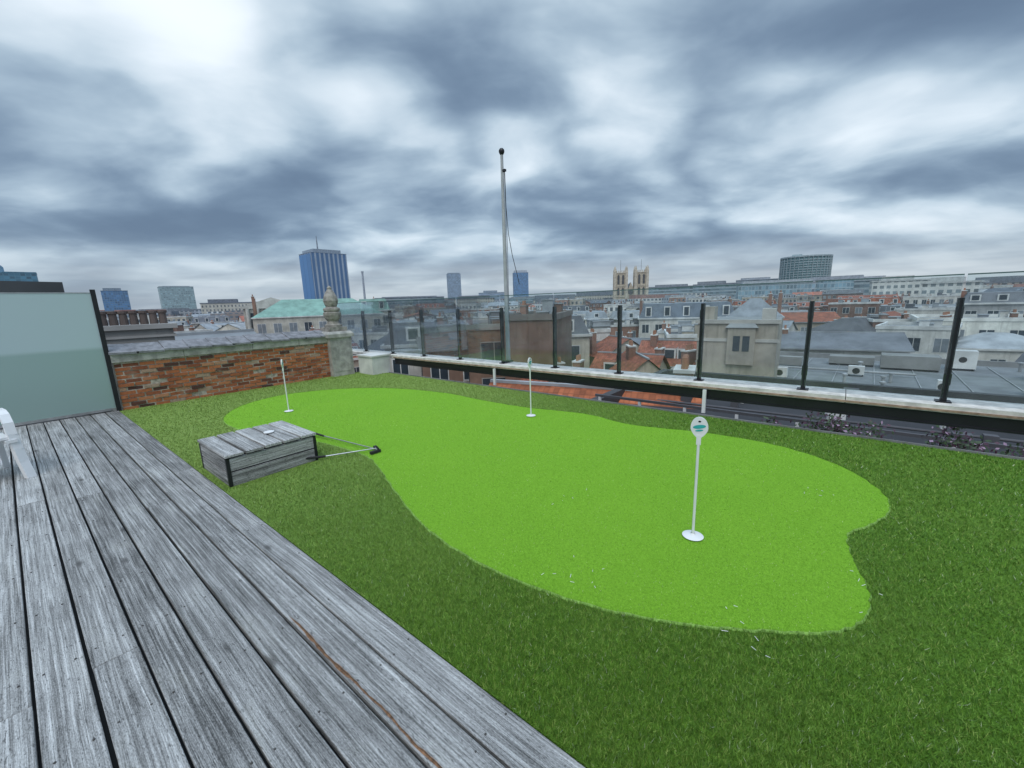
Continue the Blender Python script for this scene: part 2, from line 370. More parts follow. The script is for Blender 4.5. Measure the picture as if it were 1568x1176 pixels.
# ---------------------------------------------------------------- golf pins
def pin(x,y,rz=0):
    e=empty('golf_hole_marker',(x,y,0),rz)
    b=MB(); b.lathe([(0,0.006),(.064,.006),(.068,.010),(.058,.015),(.02,.018),(.012,.03)],0,24); b.build('base_disc',[white],parent=e,smooth=True)
    b=MB(); b.tube((0,0,.01),(0,0,.70),.009,.009,0,12); b.build('pole',[white],parent=e,smooth=True)
    b=MB(); N=36; out=[]
    for i in range(N):
        a=2*math.pi*i/N; xx,zz_=.052*math.sin(a),.775-.07*math.cos(a)
        if zz_<.76: xx*=max(.32,1-(.76-zz_)*5)
        out.append((xx,zz_))
    f=[(p[0],-.006,p[1]) for p in out]; bk=[(p[0],.006,p[1]) for p in out]
    b.poly(f,0); b.poly(bk[::-1],0)
    for i in range(N): b.poly([f[i],bk[i],bk[(i+1)%N],f[(i+1)%N]],0)
    b.box(-.014,.014,-.008,.008,.66,.725,0)
    b.build('paddle',[white],parent=e)
    b=MB()
    for s_,yy in((1,-.0085),(-1,.0085)):
        for zc,hh,ww in((.782,.013,.038),(.757,.006,.024)):
            P=[(s_*ww*math.cos(a),yy,zc+hh*math.sin(a)+s_*.18*ww*math.cos(a)) for a in [2*math.pi*k/20 for k in range(20)]]
            b.poly(P,0)
        P=[(.009*math.cos(a),yy,.817+.006*math.sin(a)) for a in [2*math.pi*k/12 for k in range(12)]]; b.poly(P,1)
    b.build('logo',[aqua,darkm],parent=e)
pin(-.66,2.71,rad(12)); pin(-3.37,4.55,rad(98)); pin(-6.81,2.67,rad(146))
# ---------------------------------------------------------------- wooden box
mb=MB(); rv=[]
X0,X1,Y0,Y1=-5.12,-4.32,1.09,1.92
for k in range(2):
    z0=.0+k*.137; z1=z0+.122
    for (a,b,c,d) in ((X0,X1,Y0,Y0+.022),(X0,X1,Y1-.022,Y1)): plank(mb,rv,a,b,c,d,z0-.01*(k==0),z1,0,.3)
    for (a,b,c,d) in ((X0,X0+.022,Y0+.024,Y1-.024),(X1-.022,X1,Y0+.024,Y1-.024)): plank(mb,rv,a,b,c,d,z0-.01*(k==0),z1,1,.5+.4*k)
n=5; ww=(Y1-Y0+.03)/n
for i in range(n):
    plank(mb,rv,X0-.02+R.uniform(-.008,.008),X1+.02+R.uniform(-.008,.008),Y0-.015+i*ww+.009,Y0-.015+(i+1)*ww-.009,.276,.305+R.uniform(-.004,.004),0,[.9,.55,1.0,.7,.95][i],c=.006)
n0=len(mb.F)
for cx in (X0-.004,X1+.004-.03):
    for cy in (Y0-.004,Y1+.004-.03): mb.box(cx,cx+.03,cy,cy+.03,-.01,.262,2)
mb.box(X0+.03,X1-.03,Y0+.03,Y1-.03,.0,.262,2)
mb.lathe([(0,.31),(.05,.311),(.052,.320),(.02,.323),(0,.323)],3,16,(-4.72,1.62))
rv+=[.5]*(len(mb.F)-n0)
def wood_y(name):
    m=woodmat(name,.95); t=NT(m.node_tree)
    for nd in list(m.node_tree.nodes):
        if nd.type=='SEPXYZ':
            src=nd.inputs[0].links[0].from_socket
            mp=t.new('ShaderNodeMapping'); mp.inputs['Rotation'].default_value=(0,0,rad(90)); t.l.new(src,mp.inputs[0]); t.l.new(mp.outputs[0],nd.inputs[0])
    return m
bx=mb.build('wooden_storage_box',[woodbox,wood_y('weathered_side_wood'),black,white]); set_rnd(bx,rv)
# ---------------------------------------------------------------- putters
def putter(a,b,flip):
    e=empty('golf_putter',(b[0],b[1],0)); A=Vector((a[0]-b[0],a[1]-b[1],a[2])); d=A.normalized()
    m=MB(); m.tube(Vector((0,0,.03)),A,.007,.008,0,10); m.build('shaft',[steel],parent=e,smooth=True)
    m=MB(); m.tube(A,A+d*.26,.012,.014,0,10); m.build('grip',[rubber],parent=e,smooth=True)
    ang=math.atan2(d.y,d.x)+rad(80)*flip
    T=Matrix.Rotation(ang,4,'Z')
    m=MB(); m.box(-.02,.10,-.018,.018,.006,.034,0,T=T); m.box(-.005,.01,-.008,.008,.034,.055,0,T=T); m.build('head',[rubber],parent=e)
putter((-4.92,2.30,.04),(-3.93,2.42),1)
putter((-4.24,1.97,.03),(-3.99,2.44),-1)
# ---------------------------------------------------------------- white chair
ch=empty('plastic_chair',(-6.62,-.42,0),rad(100))
def curve_bar(name,pts,w_,h_,parent,mat=white):
    m=MB()
    for p,q in zip(pts[:-1],pts[1:]):
        p=Vector(p);q=Vector(q);d=(q-p);L=d.length; T=Matrix.Translation(p)@d.to_track_quat('Z','X').to_matrix().to_4x4()
        m.box(-w_/2,w_/2,-h_/2,h_/2,-.006,L+.006,0,T=T)
    return m.build(name,[mat],parent=parent)
for s_ in(-1,1):
    curve_bar('front_leg_arm',[(s_*.30,-.33,0),(s_*.285,-.28,.16),(s_*.275,-.25,.30),(s_*.27,-.22,.45),(s_*.27,-.19,.56),(s_*.27,-.13,.63),(s_*.27,-.05,.66),(s_*.27,.08,.665),(s_*.25,.22,.64)],.05,.07,ch)
    curve_bar('rear_leg',[(s_*.27,.36,0),(s_*.245,.24,.42),(s_*.24,.30,.8)],.045,.045,ch)
    curve_bar('side_apron',[(s_*.25,-.27,.39),(s_*.245,0,.37),(s_*.245,.26,.39)],.03,.08,ch)
m=MB(); m.box(-.245,.245,-.24,.24,.41,.435,0); m.build('seat',[white],parent=ch)
m=MB()
for i in range(6): m.box(-.215+i*.075,-.165+i*.075,.265,.285,.43,.8,0)
m.box(-.25,.25,.26,.295,.80,.86,0); m.build('backrest',[white],parent=ch)
# ---------------------------------------------------------------- frosted panel screen
XW=-9.54
scr=empty('frosted_glass_screen',(XW,0,0))
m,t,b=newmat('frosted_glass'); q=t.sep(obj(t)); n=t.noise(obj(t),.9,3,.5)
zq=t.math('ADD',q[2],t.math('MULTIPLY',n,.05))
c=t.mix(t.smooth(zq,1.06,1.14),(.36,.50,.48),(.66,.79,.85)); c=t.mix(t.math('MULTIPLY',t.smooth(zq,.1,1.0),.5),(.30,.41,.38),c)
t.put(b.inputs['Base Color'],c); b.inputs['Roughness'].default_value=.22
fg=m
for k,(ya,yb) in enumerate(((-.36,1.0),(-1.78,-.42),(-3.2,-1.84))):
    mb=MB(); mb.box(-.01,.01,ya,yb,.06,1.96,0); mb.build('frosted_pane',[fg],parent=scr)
    mb=MB(); mb.box(-.025,.03,yb,yb+.06,0,2.02,0); mb.box(-.02,.02,ya,yb,.02,.06,1); mb.box(-.015,.015,ya,yb,1.96,1.975,1); mb.build('post',[black,steel],parent=scr)
# ---------------------------------------------------------------- brick wall
bw=empty('brick_parapet_wall',(XW,0,0))
m,t,b=newmat('old_brick'); rv_=t.new('ShaderNodeAttribute',attribute_name='rnd').outputs['Fac']; n=t.noise(obj(t),22,5,.7); n2=t.noise(obj(t),2.5,3,.6)
rp=t.new('ShaderNodeValToRGB'); t.put(rp.inputs[0],rv_)
st=[(0,(.10,.045,.035)),(.25,(.30,.095,.045)),(.6,(.48,.16,.065)),(.85,(.52,.21,.10)),(1,(.42,.30,.22))]
while len(rp.color_ramp.elements)<5: rp.color_ramp.elements.new(.5)
for e,(p_,k) in zip(rp.color_ramp.elements,st): e.position=p_; e.color=(*k,1)
c=t.mix(t.math('MULTIPLY',t.smooth(n,.5,.75),.6),rp.outputs[0],(.06,.035,.03)); c=t.mix(t.math('MULTIPLY',t.smooth(n2,.58,.78),.45),c,(.42,.37,.30))
t.put(b.inputs['Base Color'],c); b.inputs['Roughness'].default_value=.95; t.put(b.inputs['Normal'],t.bump(n,.6,.006)); brickm=m
mb=MB(); rv=[]
z=-.02; row=0
while z<.78:
    yy=1.08-(.11 if row%2 else 0)
    while yy<4.82:
        ya=max(yy,1.08)+.006; yb=min(yy+.21,4.82); 
        if yb-ya>.03 and R.random()<.985:
            pr=R.uniform(-.012,.010); n0=len(mb.F); dz=R.uniform(-.003,.003)
            mb.box(-.12,pr,ya+R.uniform(0,.005),yb-R.uniform(0,.005),z+dz,z+.053+dz,0); rv+=[min(1,max(0,R.gauss(.5,.28)))]*(len(mb.F)-n0)
        yy+=.22
    z+=.068; row+=1
o_=mb.build('bricks',[brickm],parent=bw); set_rnd(o_,rv)
mb=MB(); mb.box(-.25,-.012,1.08,4.82,-25,.812,0); mb.build('mortar_core',[plain('mortar',(.42,.37,.31),.95,.4,14,bump=.5)],parent=bw)
mb=MB(); yy=1.06
while yy<4.8:
    L=min(R.uniform(.8,1.3),4.82-yy); mb.box(-.3,.03,yy+.003,yy+L-.003,.815,.965+R.uniform(-.006,.006),0); yy+=L
mb.build('concrete_band',[conc],parent=bw)
mb=MB(); yy=1.04
while yy<4.9:
    L=.36; T=Matrix.Translation((0,yy,R.uniform(-.006,.006)))@Matrix.Rotation(R.uniform(-.03,.03),4,'X')
    P=[(.07,0,.985),(.07,L+.02,.975),(-.33,L+.02,1.10),(-.33,0,1.11)]; D=[(a,b_,c_-.035) for a,b_,c_ in P]
    P=[tuple(T@Vector(p)) for p in P];D=[tuple(T@Vector(p)) for p in D]
    mb.poly(P,0);mb.poly(D[::-1],0)
    for i in range(4): mb.poly([D[i],D[(i+1)%4],P[(i+1)%4],P[i]],0)
    yy+=L
mb.build('coping_tiles',[slate],parent=bw)
pl=empty('stone_pillar_with_finial',(XW-.12,5.07,0))
mb=MB(); mb.box(-.27,.27,-.27,.27,-.02,.92,0); mb.box(-.32,.32,-.32,.32,.92,1.0,0); mb.taper(-.32,.32,-.32,.32,1.0,1.06,.05,0,0)
mb.box(-.24,.28,-.2,.2,.1,.8,0); mb.build('pier',[conc],parent=pl)
mb=MB(); mb.box(-.22,.22,-.22,.22,1.06,1.16,0)
mb.lathe([(.20,1.16),(.20,1.21),(.15,1.24),(.12,1.30),(.17,1.36),(.20,1.44),(.20,1.50),(.17,1.53),(.19,1.55),(.19,1.60),(.12,1.64),(.15,1.70),(.17,1.78),(.15,1.88),(.10,1.98),(.05,2.05),(.055,2.09),(0,2.14)],0,20)
mb.build('finial',[stone],parent=pl)
mb=MB(); mb.box(-9.35,-8.75,5.45,5.95,-.02,.42,0); mb.box(-9.38,-8.72,5.42,5.98,.42,.455,0); mb.build('white_plinth',[plain('white_render',(.66,.66,.64),.8,.12,streaks=True)])
# ---------------------------------------------------------------- ledge & glass balustrade
YF=6.23
lg=empty('terrace_ledge',(0,0,0))
mb=MB(); x=-11.9
while x<6: mb.box(x+.004,x+1.996,6.03,6.50,.335,.41+R.uniform(-.002,.002),0); x+=2
mb.build('ledge_slabs',[ledgem],parent=lg)
mb=MB(); mb.box(-8.7,6,6.06,6.10,.21,.333,0); mb.box(-8.7,6,6.04,6.14,.19,.21,0); mb.box(-8.7,6,6.36,6.44,.15,.333,0)
x=-8.2
while x<5.5: mb.box(x,x+.05,6.1,6.36,.24,.30,0); x+=1.6
mb.build('steel_beam',[black],parent=lg)
mb=MB(); mb.box(-8.7,6,6.020,6.029,.345,.368,0); mb.build('rusty_joint',[plain('rust_stain',(.35,.24,.17),.9,.4,12)],parent=lg)
mb=MB()
for x in(-5.32,-1.42,2.5):
    mb.box(x-.022,x+.022,5.975,6.012,.0,.33,0)
mb.build('bracket',[white],parent=lg)
mb=MB(); mb.box(-8.7,5,5.853,5.875,-.2,.01,0); mb.build('edge_trim',[plain('grey_trim',(.2,.2,.2),.6)],parent=lg)
gb=empty('glass_balustrade',(0,YF,0))
m,t,b=newmat('clear_glass'); nt=m.node_tree; nt.nodes.remove(b)
tr=t.new('ShaderNodeBsdfTransparent'); tr.inputs[0].default_value=(.92,.955,.955,1); gl=t.new('ShaderNodeBsdfGlossy'); gl.inputs['Roughness'].default_value=.03; gl.inputs[0].default_value=(.9,.95,1,1)
df=t.new('ShaderNodeBsdfDiffuse'); df.inputs[0].default_value=(.6,.66,.68,1)
fz=t.new('ShaderNodeFresnel'); fz.inputs[0].default_value=1.45
mm=t.new('ShaderNodeMixShader'); t.l.new(t.math('MULTIPLY',fz.outputs[0],.65),mm.inputs[0]); t.l.new(tr.outputs[0],mm.inputs[1]); t.l.new(gl.outputs[0],mm.inputs[2])
m2=t.new('ShaderNodeMixShader'); t.put(m2.inputs[0],t.smooth(t.noise(obj(t),1.5,4,.7),.4,.8,.02,.08)); t.l.new(mm.outputs[0],m2.inputs[1]); t.l.new(df.outputs[0],m2.inputs[2])
t.l.new(m2.outputs[0],nt.nodes['Material Output'].inputs[0]); glassm=m
edge=plain('glass_edge',(.07,.13,.13),.2,.1)
px0=-10.23; sp=1.238
for i in range(-1,13):
    x=px0+i*sp
    mb=MB(); mb.box(x-.024,x+.024,-.03,.03,.41,1.51,0); mb.box(x-.06,x+.06,-.06,.06,.41,.425,0)
    mb.box(x-.03,x+.03,-.036,-.031,1.30,1.42,0); mb.box(x-.03,x+.03,-.036,-.031,.6,.72,0)
    mb.build('post',[black],parent=gb)
    if i<12:
        mb=MB(); mb.box(x+.012,x+sp-.012,-.048,-.037,.46,1.735,0); mb.build('glass_pane',[glassm],parent=gb)
        mb=MB(); mb.box(x+.012,x+sp-.012,-.050,-.035,1.7355,1.748,0); mb.build('glass_top_edge',[edge],parent=gb)
# ---------------------------------------------------------------- flagpole
fp=empty('flagpole',(-5.30,6.42,0))
mb=MB(); mb.lathe([(.045,.41),(.042,1.2),(.036,3.0),(.026,4.32),(0,4.32)],0,16); mb.build('pole',[plain('grey_pole_paint',(.42,.43,.45),.45,.15)],parent=fp,smooth=True)
mb=MB(); mb.lathe([(0,4.31),(.03,4.32),(.05,4.355),(.055,4.38),(.05,4.405),(.03,4.43),(0,4.44)],0,16); mb.build('ball_cap',[black],parent=fp,smooth=True)
mb=MB(); mb.box(.02,.08,-.025,.025,4.02,4.06,0); mb.box(-.07,.07,-.07,.07,.41,.45,0); mb.build('bracket',[black],parent=fp)
mb=MB(); pts=[(.06,0,4.04),(.065,0,3.4),(.09,.02,2.9),(.16,.03,2.5),(.26,.05,2.1),(.29,.06,1.95)]
for p,q in zip(pts[:-1],pts[1:]): mb.tube(p,q,.006,.006,0,6)
pts=[(.05,0,4.04),(.07,0,2.6),(.06,-.01,1.2)]
for p,q in zip(pts[:-1],pts[1:]): mb.tube(p,q,.005,.005,0,6)
mb.build('halyard',[rubber],parent=fp)
# ================================================================ CITY
def pos(az,d): a=rad(az); return (math.sin(a)*d,math.cos(a)*d,0)
mat_cache={}
def PM(c,d,rough=.85,tag='render'):
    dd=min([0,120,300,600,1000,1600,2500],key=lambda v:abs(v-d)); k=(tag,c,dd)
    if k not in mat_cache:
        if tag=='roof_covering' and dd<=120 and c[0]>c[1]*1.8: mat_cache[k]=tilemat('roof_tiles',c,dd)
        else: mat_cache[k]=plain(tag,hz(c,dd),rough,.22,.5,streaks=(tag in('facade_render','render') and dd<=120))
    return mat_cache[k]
WALLS=[(.62,.58,.50),(.74,.73,.69),(.46,.41,.33),(.32,.17,.12),(.22,.13,.10),(.68,.66,.61),(.40,.37,.33),(.72,.70,.64)]
ROOFS=[(.09,.10,.12),(.15,.16,.185),(.28,.31,.34),(.38,.12,.06),(.35,.10,.05),(.10,.10,.105),(.38,.40,.42)]
glassd=(.04,.055,.07)
def building(name,az,d,w,dep,zt,roof='flat',wall=(.5,.47,.4),rc=(.15,.16,.18),rot=0,zb=-25,flr=3.2,bay=2.6,rh=2.5,chim=1,win=True,nfl=5,clutter=True,wsz=(.5,.55),frame=(.66,.66,.64),loc=None):
    mb=MB(); RR=random.Random(int(abs(az)*100+d*7)); x0,x1=-w/2,w/2; zb=zb
    mb.box(x0,x1,0,dep,zb,zt,0,top=1,bottom=False)
    if win:
        def face(L,fn):
            nb=max(1,int(L/bay)); bw_=L/nb
            for f in range(nfl):
                zc=zt-.75-flr*(f+.5)+.3; hh=flr*wsz[1]/2
                for i in range(nb):
                    c=(i+.5)*bw_; h2=bw_*wsz[0]/2
                    fn(c-h2-.09,c+h2+.09,zc-hh-.1,zc+hh+.09,.03,2); 
                    dk=3 if RR.random()<.75 else 4
                    fn(c-h2,c-.04,zc-hh,zc+hh,.05,dk); fn(c+.04,c+h2,zc-hh,zc+hh,.05,dk)
                    if d<70: fn(c-h2-.16,c+h2+.16,zc-hh-.18,zc-hh-.11,.12,2)
        def ff(a,b,c,e,o,m): mb.poly([(x0+a,-o,c),(x0+b,-o,c),(x0+b,-o,e),(x0+a,-o,e)],m)
        def fl(a,b,c,e,o,m): mb.poly([(x0-o,dep-a,c),(x0-o,dep-b,c),(x0-o,dep-b,e),(x0-o,dep-a,e)],m)
        def frr(a,b,c,e,o,m): mb.poly([(x1+o,a,c),(x1+o,b,c),(x1+o,b,e),(x1+o,a,e)],m)
        face(w,ff); 
        if dep>3: face(dep,fl); face(dep,frr)
    if roof=='flat':
        h=.45
        mb.box(x0-.12,x1+.12,-.12,.18,zt-.05,zt+h,2); mb.box(x0-.12,x1+.12,dep-.18,dep+.12,zt-.05,zt+h,2)
        mb.box(x0-.12,x0+.18,.182,dep-.182,zt-.05,zt+h,2); mb.box(x1-.18,x1+.12,.182,dep-.182,zt-.05,zt+h,2)
        if clutter:
            for _ in range(RR.randint(3,7)):
                a=RR.uniform(x0+1,x1-3) if w>5 else 0; b=RR.uniform(.6,max(.7,dep-3)); s1=RR.uniform(.6,2.4); s2=RR.uniform(.6,2.0); hh=RR.uniform(.4,1.7)
                mb.box(a,a+s1,b,b+s2,zt+.01,zt+hh,RR.choice([0,1,2,5]),top=1)
                mb.box(a-.08,a+s1+.08,b-.08,b+s2+.08,zt+hh,zt+hh+.1,5)
            if RR.random()<.5:
                a=RR.uniform(x0+1,x1-1); mb.tube((a,dep*.4,zt),(a,dep*.4,zt+RR.uniform(2,3.5)),.04,.03,5,6)
    elif roof=='gx':
        e=.3; a=(x0-e,-e,zt);b=(x1+e,-e,zt);c=(x1+e,dep+e,zt);f=(x0-e,dep+e,zt);g1=(x0-e,dep/2,zt+rh);g2=(x1+e,dep/2,zt+rh)
        mb.poly([a,b,g2,g1],1);mb.poly([c,f,g1,g2],1); mb.poly([(x0,0,zt),(x0,dep/2,zt+rh-.1),(x0,dep,zt)],0); mb.poly([(x1,0,zt),(x1,dep,zt),(x1,dep/2,zt+rh-.1)],0)
        mb.box(x0-e,x1+e,-e-.12,-e,zt-.12,zt+.04,5); mb.box(x0-e,x1+e,dep/2-.1,dep/2+.1,zt+rh-.04,zt+rh+.08,5)
        if RR.random()<.8:
            for k in range(RR.randint(1,3)):
                cx=RR.uniform(x0+1.2,x1-1.2) if w>4 else 0; 
                if RR.random()<.5:
                    mb.box(cx-.6,cx+.6,dep*.12,dep*.45,zt+rh*.2,zt+rh*.75,2,top=1); mb.poly([(cx-.45,dep*.12-.02,zt+rh*.3),(cx+.45,dep*.12-.02,zt+rh*.3),(cx+.45,dep*.12-.02,zt+rh*.68),(cx-.45,dep*.12-.02,zt+rh*.68)],3)
                else:
                    sl_=rh/(dep/2+e); y_a,y_b=dep*.15,dep*.3; za=lambda q:zt+(q+e)*sl_+.05
                    mb.poly([(cx-.45,y_a,za(y_a)),(cx+.45,y_a,za(y_a)),(cx+.45,y_b,za(y_b)),(cx-.45,y_b,za(y_b))],4)
    elif roof=='gy':
        e=.25; 
        mb.poly([(x0-e,dep+e,zt),(x0-e,-e,zt),(0,-e,zt+rh),(0,dep+e,zt+rh)],1); mb.poly([(x1+e,-e,zt),(x1+e,dep+e,zt),(0,dep+e,zt+rh),(0,-e,zt+rh)],1)
        mb.poly([(x0,0,zt),(x1,0,zt),(0,0,zt+rh-.08)],0); mb.poly([(x1,dep,zt),(x0,dep,zt),(0,dep,zt+rh-.08)],0)
        mb.box(-.1,.1,-e,dep+e,zt+rh-.04,zt+rh+.08,5)
    elif roof=='mans':
        mb.box(x0-.3,x1+.3,-.3,dep+.3,zt-.05,zt+.25,2)
        mb.taper(x0,x1,0,dep,zt+.25,zt+.25+rh,min(1.1,rh*.4),1,5); z2=zt+.25
        nb=max(1,int(w/3.2))
        for i in range(nb):
            cx=x0+(i+.5)*w/nb; mb.box(cx-.65,cx+.65,.12,1.4,z2+.25,z2+rh*.8,2,top=1); mb.poly([(cx-.45,.1,z2+.45),(cx+.45,.1,z2+.45),(cx+.45,.1,z2+rh*.72),(cx-.45,.1,z2+rh*.72)],3)
    elif roof=='hip':
        ins=min(w,dep)*.42; mb.box(x0-.3,x1+.3,-.3,dep+.3,zt-.05,zt+.2,2); mb.taper(x0-.2,x1+.2,-.2,dep+.2,zt+.2,zt+.2+rh,ins,1,1)
    for k in range(chim):
        cx=RR.uniform(x0+.6,x1-.6) if RR.random()<.4 else RR.choice([x0+.35,x1-.35]); cy=dep*RR.uniform(.35,.65); top=zt+(rh if roof!='flat' else .5)+RR.uniform(.3,1.1)
        mb.box(cx-.3,cx+.3,cy-.6,cy+.6,zt-.5,top,6); mb.box(cx-.36,cx+.36,cy-.66,cy+.66,top,top+.12,2)
        for q_ in(-.35,0,.35): mb.lathe([(.12,top+.12),(.1,top+.55),(0,top+.55)],7,8,(cx,cy+q_))
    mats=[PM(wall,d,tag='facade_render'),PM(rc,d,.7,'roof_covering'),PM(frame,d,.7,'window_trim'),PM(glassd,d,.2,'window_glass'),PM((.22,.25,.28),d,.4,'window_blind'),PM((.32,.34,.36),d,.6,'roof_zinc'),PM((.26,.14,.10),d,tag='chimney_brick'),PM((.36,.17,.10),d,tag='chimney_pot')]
    return mb.build(name,mats,loc or pos(az,d),-rad(az)+rad(rot))
mb=MB(); mb.poly([(-9000,-9000,-25),(9000,-9000,-25),(9000,9000,-25),(-9000,9000,-25)],0); mb.build('city_ground',[plain('asphalt_ground',(.10,.10,.105),.9,.3,.02)])
mb=MB(); N=160
for i in range(N):
    a0=rad(-110+150*i/N);a1=rad(-110+150*(i+1)/N)
    h=lambda a:-25+ (28+12*math.sin(a*3.1+1)+6*math.sin(a*9)+2*math.sin(a*31))*(1.55 if a>-.35 else 1.)
    p=lambda a,d_,z:(math.sin(a)*d_,math.cos(a)*d_,z)
    mb.poly([p(a0,2600,-25),p(a1,2600,-25),p(a1,3400,h(a1)),p(a0,3400,h(a0))],0); mb.poly([p(a0,3400,h(a0)),p(a1,3400,h(a1)),p(a1,4600,-25),p(a0,4600,-25)],0)
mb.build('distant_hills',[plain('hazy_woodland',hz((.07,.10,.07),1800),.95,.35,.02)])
B=building
B('dark_slate_house',-54,12,9,7,-3.9,'gx',(.12,.11,.10),(.05,.05,.055),rot=-38,rh=2.0,chim=0,nfl=3)
B('red_tiled_house',-33,13,8,7,-4.0,'gx',(.30,.19,.14),(.42,.13,.055),rot=-20,rh=2.2,chim=1,nfl=3)
B('grey_flat_roof_annex',-16.5,13,4.5,7,-3.0,'flat',(.2,.2,.2),(.16,.16,.17),rot=-8,chim=0,nfl=2,clutter=False,frame=(.2,.2,.2))
B('dark_flat_roof_annex',4,7.6,14,12,-2.2,'flat',(.10,.10,.10),(.03,.03,.035),rot=4,chim=0,nfl=2,clutter=False,frame=(.05,.05,.055))
vm=MB(); 
for i in range(34):
    a=R.uniform(-5.5,5.5);b=R.uniform(1.5,10.5); h=R.uniform(.12,.55); s1=R.uniform(.12,.5)
    if R.random()<.6: vm.box(a,a+s1,b,b+s1*.8,.01,h,0 if R.random()<.5 else 1)
    else: vm.lathe([(.06,.01),(.06,h),(.11,h+.02),(.11,h+.08),(0,h+.1)],0,10,(a,b))
for a in range(-5,6,1): vm.box(a*1.1,a*1.1+.06,2.2,2.26,.01,1.25,0)
vm.box(-5.6,5.6,2.2,2.26,1.25,1.31,1); vm.box(-5.6,5.6,2.2,2.26,.7,.74,1)
vm.tube((-6,4,.15),(6,4.2,.15),.04,.04,0,8); vm.tube((-6,7,.15),(6,7.4,.15),.04,.04,1,8)
pp=pos(4,7.6); vm.build('roof_vents_and_rail',[PM((.66,.66,.67),0,.5,'vent_metal'),PM((.08,.08,.09),0,.7,'dark_hatch')],(pp[0],pp[1],-2.2))
iv=MB()
for cx,cy,cz,sz,n_ in ((.15,8.3,-.75,.55,1500),(1.75,8.3,-.7,.6,1500),(-.9,8.6,-1.1,.4,700),(3.2,8.4,-.8,.8,1200)):
    cl=[(cx+R.gauss(0,sz*.6),cy+R.gauss(0,.3),cz+R.gauss(0,.22),R.uniform(.12,.3)) for _ in range(14)]
    for _ in range(n_):
        c=R.choice(cl); v=Vector((R.gauss(0,1),R.gauss(0,1),R.gauss(0,1))).normalized()*c[3]*R.random()**.4; p=Vector(c[:3])+v
        a=Vector((R.gauss(0,1),R.gauss(0,1),R.gauss(0,1))).normalized(); b_=a.orthogonal().normalized(); k=R.uniform(.02,.04)
        iv.poly([p-a*k,p+b_*k*.6,p+a*k,p-b_*k*.6],0 if R.random()<.55 else (1 if R.random()<.85 else 2))
    for _ in range(6): iv.tube((cx+R.gauss(0,sz*.2),cy,-2.19),(cx+R.gauss(0,sz*.5),cy,cz+.1),.02,.01,1,6)
iv.build('flowering_shrub',[plain('ivy_leaf',(.04,.07,.028),.6,.5),plain('purple_leaf',(.07,.028,.05),.6,.4),plain('blossom',(.45,.3,.42),.7)])
B('dark_roofed_house',-97.4,14,5.6,5,1.95,'flat',(.16,.16,.17),(.06,.06,.07),rot=4,chim=0,win=False,clutter=False,frame=(.09,.095,.10))
cb=MB(); cb.box(-.75,.75,0,1.2,-25,1.22,0); cb.box(-.85,.85,-.1,1.3,1.22,1.34,1); cb.box(-.8,.8,-.05,1.25,1.0,1.06,1)
for i in range(7): cb.lathe([(.09,1.34),(.08,1.62),(.11,1.64),(.11,1.7),(0,1.7)],2,10,(-.6+i*.2,.5))
cb.build('chimney_stack',[PM((.30,.29,.28),0),PM((.36,.35,.34),0,tag='stone_cap'),PM((.13,.10,.09),0,tag='clay_pot')],pos(-81.3,14.5),rad(81.3))
B('zinc_roof_house',-82,18,9,8,-.9,'gx',(.4,.38,.34),(.24,.26,.28),rot=6,rh=1.6,chim=0,nfl=3)
B('copper_roof_palace',-63.5,115,30,16,-.2,'hip',(.50,.48,.42),(.20,.36,.30),rh=4.2,chim=2,bay=3.2,flr=4,rot=4)
B('copper_roof_wing',-57.3,120,9,14,.6,'mans',(.50,.48,.42),(.20,.35,.30),rh=3.0,chim=1,bay=3,flr=3.8)
pd=MB(); pd.box(-7,7,0,12,-25,2.2,0); pd.box(-7.4,7.4,-.4,12.4,2.2,2.7,1)
pd.poly([(-7.4,-.4,2.7),(7.4,-.4,2.7),(0,-.4,5.2)],1); pd.poly([(7.4,12.4,2.7),(-7.4,12.4,2.7),(0,12.4,5.2)],1); pd.poly([(-7.4,-.4,2.7),(0,-.4,5.2),(0,12.4,5.2),(-7.4,12.4,2.7)],2); pd.poly([(7.4,-.4,2.7),(7.4,12.4,2.7),(0,12.4,5.2),(0,-.4,5.2)],2)
for i in range(6):
    pd.lathe([(.5,-9),(.42,2.2)],1,12,(-6+i*2.4,-.7))
    if i<5: pd.poly([(-6+i*2.4+.6,-.02,-6),(-6+i*2.4+1.8,-.02,-6),(-6+i*2.4+1.8,-.02,1),(-6+i*2.4+.6,-.02,1)],3)
pd.build('classical_pediment_building',[PM((.48,.46,.42),120),PM((.54,.52,.48),120,tag='stone_trim'),PM((.22,.34,.30),120,tag='copper'),PM(glassd,120,tag='pane')],pos(-68.8,135),rad(68.8))
B('brown_brick_block',-36.5,34,4.4,12,.2,'flat',(.19,.11,.08),(.12,.12,.12),rot=-12,win=False,chim=1,frame=(.2,.17,.15))
B('brick_rear_building',-41.5,36,4.5,10,-.6,'flat',(.22,.14,.10),(.15,.15,.16),rot=5,chim=1,nfl=3,frame=(.3,.28,.26))
B('brown_gabled_house',-47,38,6,9,-2.4,'gx',(.25,.16,.12),(.16,.15,.15),rot=8,chim=2,nfl=3,rh=2)
B('grey_townhouse',-52.5,40,5.5,9,-2.2,'mans',(.48,.46,.42),(.11,.12,.14),rot=-6,chim=1,nfl=3,rh=2)
B('cream_townhouse',-31,50,5,9,-2.6,'mans',(.58,.53,.44),(.12,.13,.15),rot=10,chim=1,nfl=4,rh=2.2)
B('white_townhouse',-27.5,56,4,9,-2.6,'flat',(.72,.72,.70),(.2,.2,.2),rot=12,chim=1,nfl=5)
